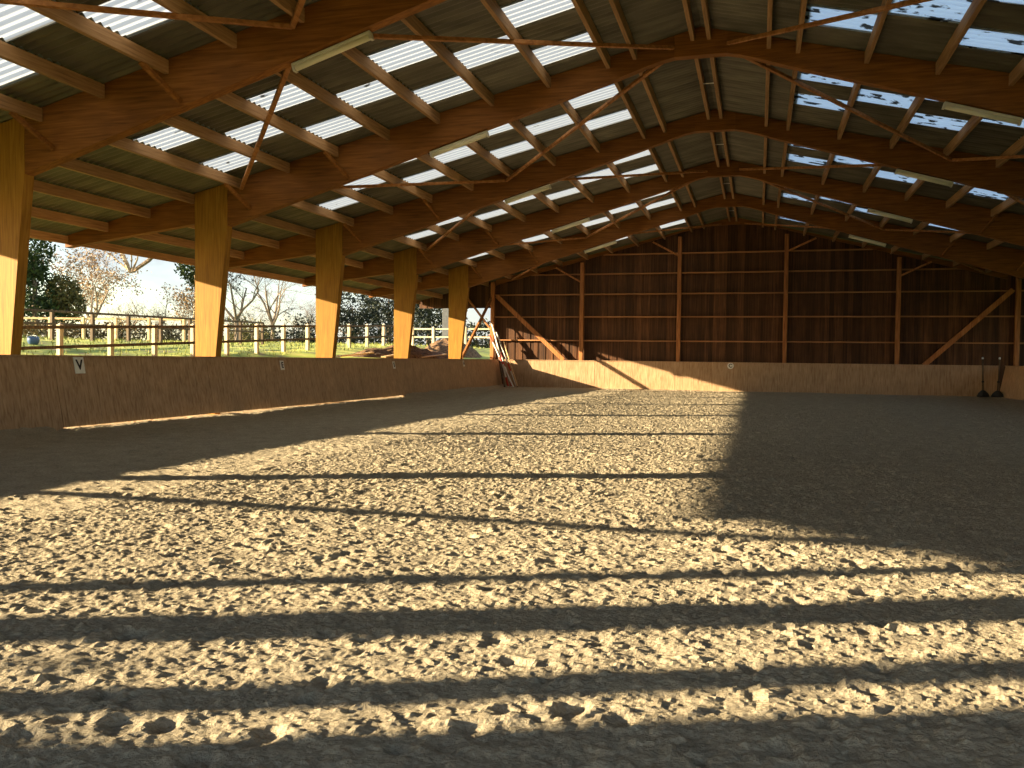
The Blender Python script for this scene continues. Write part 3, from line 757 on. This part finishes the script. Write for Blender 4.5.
bare_tree('willow', 'bare tree with its branch arching in at the second column', at(236, 63), 63, 9.0, 17, M_twig, 5, .7, .03, M_hedge, 500, .12, .2, trunk=.25)
bare_tree('thicket_tree', 'low bare thicket between the pale tan tree and the apple trees', at(118, 58), 58, 3.6, 21, M_twig, 6, .8, .0, None, 0, .1, .09, trunk=.08)
bare_tree('thicket_tree', 'low bare thicket right of the crooked apple tree', at(174, 58), 58, 3.8, 22, M_twigl, 6, .75, .0, None, 0, .1, .09, trunk=.08)
bare_tree('thicket_tree', 'misty grey thicket left of the third column', at(300, 82), 82, 6.4, 23, M_twig, 6, .7, .0, None, 0, .1, .12, trunk=.08)
bare_tree('thicket_tree', 'misty grey thicket right of the second column', at(248, 78), 78, 6.0, 24, M_twig, 6, .7, .0, None, 0, .1, .12, trunk=.08)
# thick forked limb with a broken end, seen under the eave
rt = empty('broken_limb_tree', (at(130, 60), 60, ground_z(at(130, 60), 60)))
mb = MB(); mb.tube([(6.2, 1.5, 0), (6.3, 1.2, 5), (5.9, .9, 9), (5.0, .6, 11)], [.26, .22, .17, .12], 8); mb.build('trunk', M_bark, rt)
mb = MB(); mb.tube([(5.6, .8, 9.8), (3.6, .3, 8.4), (1.8, 0, 6.6), (.3, 0, 5.75), (0, 0, 5.65)], [.10, .16, .17, .15, .08], 7)
mb.build('limb', M_bark, rt)
mb = MB(); mb.tube([(.05, -.05, 5.6), (-.25, -.05, 6.3), (-.9, .0, 7.4), (-1.8, 0, 8.8)], [.10, .17, .10, .05], 6); mb.tube([(.1, 0, 5.7), (.15, 0, 6.6), (.05, 0, 8.4)], [.12, .07, .04], 6); mb.tube([(-.1, 0, 5.8), (-1.2, 0, 6.6), (-2.2, 0, 7.3)], [.08, .05, .02], 5); mb.tube([(.2, 0, 5.8), (.7, 0, 6.7), (.9, 0, 8)], [.10, .06, .03], 6)
mb.build('fork', M_barklit, rt)
tag(rt, 'tree with a pale forked limb dipping below the eave, left of the second column', 'tree', 'trees beyond the fences')
# brambles and hedges
def hedge(name, label, pts, hgt, dep, seed, mat, nleaf, ls):
    rr = random.Random(seed); x0, y0 = pts[0]; z0 = ground_z(x0, y0); rt = empty(name, (x0, y0, z0)); ml = MB(); ms = MB()
    for i in range(len(pts) - 1):
        for k in range(10):
            t = (k + rr.random()) / 10; x = pts[i][0] * (1 - t) + pts[i + 1][0] * t; y = pts[i][1] * (1 - t) + pts[i + 1][1] * t
            hh = hgt * rr.uniform(.65, 1.1); z = ground_z(x, y)
            bp = blob_pts((x - x0, y - y0, z - z0 + hh * .5), dep * rr.uniform(.8, 1.3), dep * rr.uniform(.8, 1.3), hh * .5, rr, 60)
            leaves(ml, bp, ls, rr, nleaf // (10 * (len(pts) - 1)), .15)
            for s in range(3): ms.tube([(x - x0, y - y0, z - z0 - .1), (x - x0 + rr.uniform(-.4, .4), y - y0 + rr.uniform(-.4, .4), z - z0 + hh * rr.uniform(.6, 1.1))], [.03, .01], 4)
    ml.build('foliage', mat, rt); ms.build('stems', M_twig, rt)
    tag(rt, label, 'hedge', 'hedges and scrub beyond the fences')
    return rt
hedge('bramble_thicket', 'dry brown bramble thicket behind the farthest tan fence', [(at(25, 46) - 1, 46), (at(110, 50), 50), (at(195, 56), 56)], 1.3, 1.1, 31, M_bramble, 4200, .11)
hedge('hedge', 'low dark hedge between the second and third columns', [(at(222, 76), 76), (at(330, 78), 78)], 1.6, 1.3, 32, M_hedge, 3600, .14)
hedge('hedge', 'bushy scrub rising left of the third column', [(at(228, 66), 66), (at(262, 72), 72)], 2.6, 1.2, 33, M_olive, 1800, .12)
hedge('hedge', 'grey-green scrub beside the third column', [(at(292, 80), 80), (at(322, 80), 80)], 3.6, 1.3, 36, M_hedge, 1700, .13)
leafy_tree('dark_thorn_tree', 'dark thorn tree just right of the third column', at(352, 79), 79, [((0, 0, 4.3), 2.6, 2, 2.4), ((-1.5, 0, 2), 2, 2, 2), ((1.5, 0, 2), 2, 2, 2)], 34, M_hedge, 4200, .17, th=3)
leafy_tree('dark_thorn_tree', 'large dark thorn tree left of the fourth column', at(388, 87), 87, [((0, 0, 6), 2.8, 2, 2.8), ((-1.5, 0, 2.6), 2.3, 2, 2.6), ((1.9, 0, 3), 2.3, 2, 3)], 35, M_hedge, 5600, .17, th=4)
leafy_tree('dark_thorn_tree', 'dark evergreen mass between the fourth and fifth columns', at(428, 79), 79, [((0, 0, 5.2), 2.4, 2, 3.4), ((-1.4, 0, 2.2), 2, 2, 2.4), ((1.6, 0, 3), 2, 2, 3.4)], 37, M_hedge, 5200, .17, th=4)
leafy_tree('dark_thorn_tree', 'low dark bush behind the rails past the fifth column', at(476, 74), 74, [((0, 0, 1.4), 3, 1.6, 1.1)], 38, M_hedge, 1700, .17, th=1)
# grass tufts (nobody could count them)
rr = random.Random(40); mb = MB()
for k in range(9000):
    y = rr.uniform(17, 60); x = rr.uniform(-33, -15.5)
    if x > -18.2 and y > 30.5: continue
    z = ground_z(x, y)
    a = rr.uniform(0, 6.28); h = rr.uniform(.05, .17); w = .02; lx, ly = rr.uniform(-.06, .06), rr.uniform(-.06, .06)
    mb.add([(x - w * math.cos(a), y - w * math.sin(a), z - .01), (x + w * math.cos(a), y + w * math.sin(a), z - .01), (x + lx, y + ly, z + h)], [(0, 1, 2)])
tag(mb.build('grass', M_blade), 'tufts of green and straw-coloured grass around the fences', 'grass', kind='stuff')

# blue ball, soil heap, planks, pole
rt = empty('feed_tub', (-23, 23.2, ground_z(-23, 23.2)))
b = MB(); b.smooth = True; b.lathe([(.10, 0), (.16, .06), (.19, .16), (.17, .27), (.15, .28), (.12, .08)], (0, 0, -.02), 20); b.build('tub', M_blue, rt)
b = MB(); b.smooth = True
b.tube([(.16 * math.cos(t), .0, .25 + .05 * math.sin(t)) for t in [i * math.pi / 8 for i in range(9)]], .008, 6); b.build('handle', M_steel, rt)
tag(rt, 'blue plastic tub standing in the grass behind the pale fence', 'tub')
def heap(label, x0, y0, lx, ly, h, seed):
    rr = random.Random(seed); nx_, ny_ = 44, 44; vs = []; fs = []
    for j in range(ny_ + 1):
        for i in range(nx_ + 1):
            u, v = -1 + 2 * i / nx_, -1 + 2 * j / ny_; d = math.sqrt(u * u + v * v)
            x, y = x0 + u * lx, y0 + v * ly; p = Vector((x, y, seed))
            z = ground_z(x, y) - .25 + (h + .25) * max(0, 1 - d ** 2) + (.16 * mnoise.noise(p * 1.1) + .10 * mnoise.noise(p * 2.7) + .07 * mnoise.noise(p * 6)) * max(0, 1 - d)**.5
            vs.append((x - x0, y - y0, z))
    for j in range(ny_):
        for i in range(nx_): fs.append((j * (nx_ + 1) + i, j * (nx_ + 1) + i + 1, (j + 1) * (nx_ + 1) + i + 1, (j + 1) * (nx_ + 1) + i))
    mb = MB(); mb.v = vs; mb.f = fs
    p = mb.build('soil_heap', M_soil); p.location = (x0, y0, 0); tag(p, label, 'soil heap', 'soil heaps outside the left wall')
heap('long brown heap of soil and straw outside between the third and fifth columns', -15.9, 37.6, 1.75, 6.4, .42, 2)
heap('brown soil heap outside by the far left corner', -16.2, 45.2, 1.6, 3.4, .75, 9)
for k, (x, y, L, a, lb) in enumerate([(-14.9, 30.4, 2.6, 1.5, 'pale plank lying outside right of the third column'), (-14.9, 34.0, 2.4, 1.65, 'pale plank lying outside right of the fourth column'), (-14.6, 37.9, 2.8, 1.5, 'pale plank lying outside before the fifth column')]):
    z = ground_z(x, y); mb = MB(); L2 = L / 2
    pa = Vector((x - L2 * math.cos(a), y - L2 * math.sin(a), 0)); pb = Vector((x + L2 * math.cos(a), y + L2 * math.sin(a), 0))
    c = Vector((x, y, 1.52 + .0 * k)); pa.z = 1.44 - c.z; pb.z = 1.6 - c.z
    mb.bar(Vector((pa.x - x, pa.y - y, pa.z)), Vector((pb.x - x, pb.y - y, pb.z)), .22, .05, (0, 0, 1), .005)
    p = mb.build('plank', M_plank); p.location = c; tag(p, lb, 'plank', 'loose planks outside')
mb = MB(); mb.bar((0, 0, -.2), (0, 0, 3.7), .5, .3, (0, 1, 0), .02); p = mb.build('grey_post', M_gray); p.location = (at(445.5, 60), 60, 2.2)
tag(p, 'tall grey post standing just left of the farthest column', 'post')
mb = MB(); mb.tube([(0, -3.4, -.05), (0, 0, 0), (0, 6, .18), (0, 12.2, .43), (0, 16, .66)], .055, 6); p = mb.build('overhead_cable', M_black); p.location = (-34.6, 66.7, 6.47)
tag(p, 'dark overhead cable just below the eave, right of the third column', 'cable')

# unseen tree added behind the camera on the left to shade the nearest sand
leafy_tree('added_shade_tree', 'unseen evergreen tree added for shade, outside left of the entrance', -19.5, -7.2, [((0, .6, 3.0), 1.6, 2.0, 1.6), ((0, -1.6, 4.2), 2, 2.4, 2)], 50, M_ever, 2600, .2, th=3)

# ------------------------------------------------------------------ light
sd = Vector((1, SUNK, -SUNS)).normalized()
sun = bpy.data.lights.new('sun', 'SUN'); sun.energy = 27.0; sun.color = (1, .80, .50); sun.angle = math.radians(.55)
so = bpy.data.objects.new('sun', sun); so.rotation_euler = sd.to_track_quat('-Z', 'Y').to_euler(); so.location = (-40, -20, 30); C.objects.link(so)
w = bpy.data.worlds.new('World'); SC.world = w; w.use_nodes = True; nt = w.node_tree
bg = nt.nodes['Background']; sky = N(nt, 'ShaderNodeTexSky'); sky.sky_type = 'NISHITA'; sky.sun_disc = False
sky.sun_elevation = math.asin(-sd.z); sky.sun_rotation = math.atan2(-sd.x, -sd.y); sky.air_density = 1.0; sky.dust_density = .7; sky.ozone_density = 1.0
tc = N(nt, 'ShaderNodeTexCoord'); mp = N(nt, 'ShaderNodeMapping'); mp.inputs['Scale'].default_value = (1, 1, 2.6); nt.links.new(tc.outputs['Generated'], mp.inputs['Vector'])
n1 = N(nt, 'ShaderNodeTexNoise'); n1.inputs['Scale'].default_value = 3.2; n1.inputs['Detail'].default_value = 7; n1.inputs['Roughness'].default_value = .55; nt.links.new(mp.outputs['Vector'], n1.inputs['Vector'])
cf = ramp(nt, n1.outputs['Fac'], [(.40, (0, 0, 0)), (.62, (.85, .85, .85))])
mx = N(nt, 'ShaderNodeMixRGB'); nt.links.new(cf, mx.inputs[0]); nt.links.new(sky.outputs[0], mx.inputs[1]); mx.inputs[2].default_value = (1.75, 1.85, 2.0, 1)
nt.links.new(mx.outputs[0], bg.inputs['Color']); bg.inputs['Strength'].default_value = .40

# ------------------------------------------------------------------ camera
f_px, yaw, pit, rol = 866.6, math.radians(15.834), math.radians(-1.667), math.radians(.704)
fw = Vector((-math.sin(yaw) * math.cos(pit), math.cos(yaw) * math.cos(pit), math.sin(pit)))
r0 = Vector((math.cos(yaw), math.sin(yaw), 0)); u0 = r0.cross(fw)
rt_ = r0 * math.cos(rol) + u0 * math.sin(rol); up_ = -r0 * math.sin(rol) + u0 * math.cos(rol)
cam = bpy.data.cameras.new('camera'); cam.sensor_width = 36; cam.lens = f_px / 1024 * 36; cam.clip_end = 600
co_ = bpy.data.objects.new('camera', cam); C.objects.link(co_)
Mx = Matrix((rt_, up_, -fw)).transposed().to_4x4(); Mx.translation = (0, 0, 1.428); co_.matrix_world = Mx
SC.camera = co_

SC.view_settings.view_transform = 'Standard'; SC.view_settings.look = 'None'; SC.view_settings.gamma = 1; SC.view_settings.exposure = 0.0
SC.view_settings.use_curve_mapping = False
SC.cycles.use_denoising = True
SC.cycles.max_bounces = 12; SC.cycles.diffuse_bounces = 6; SC.cycles.transmission_bounces = 8
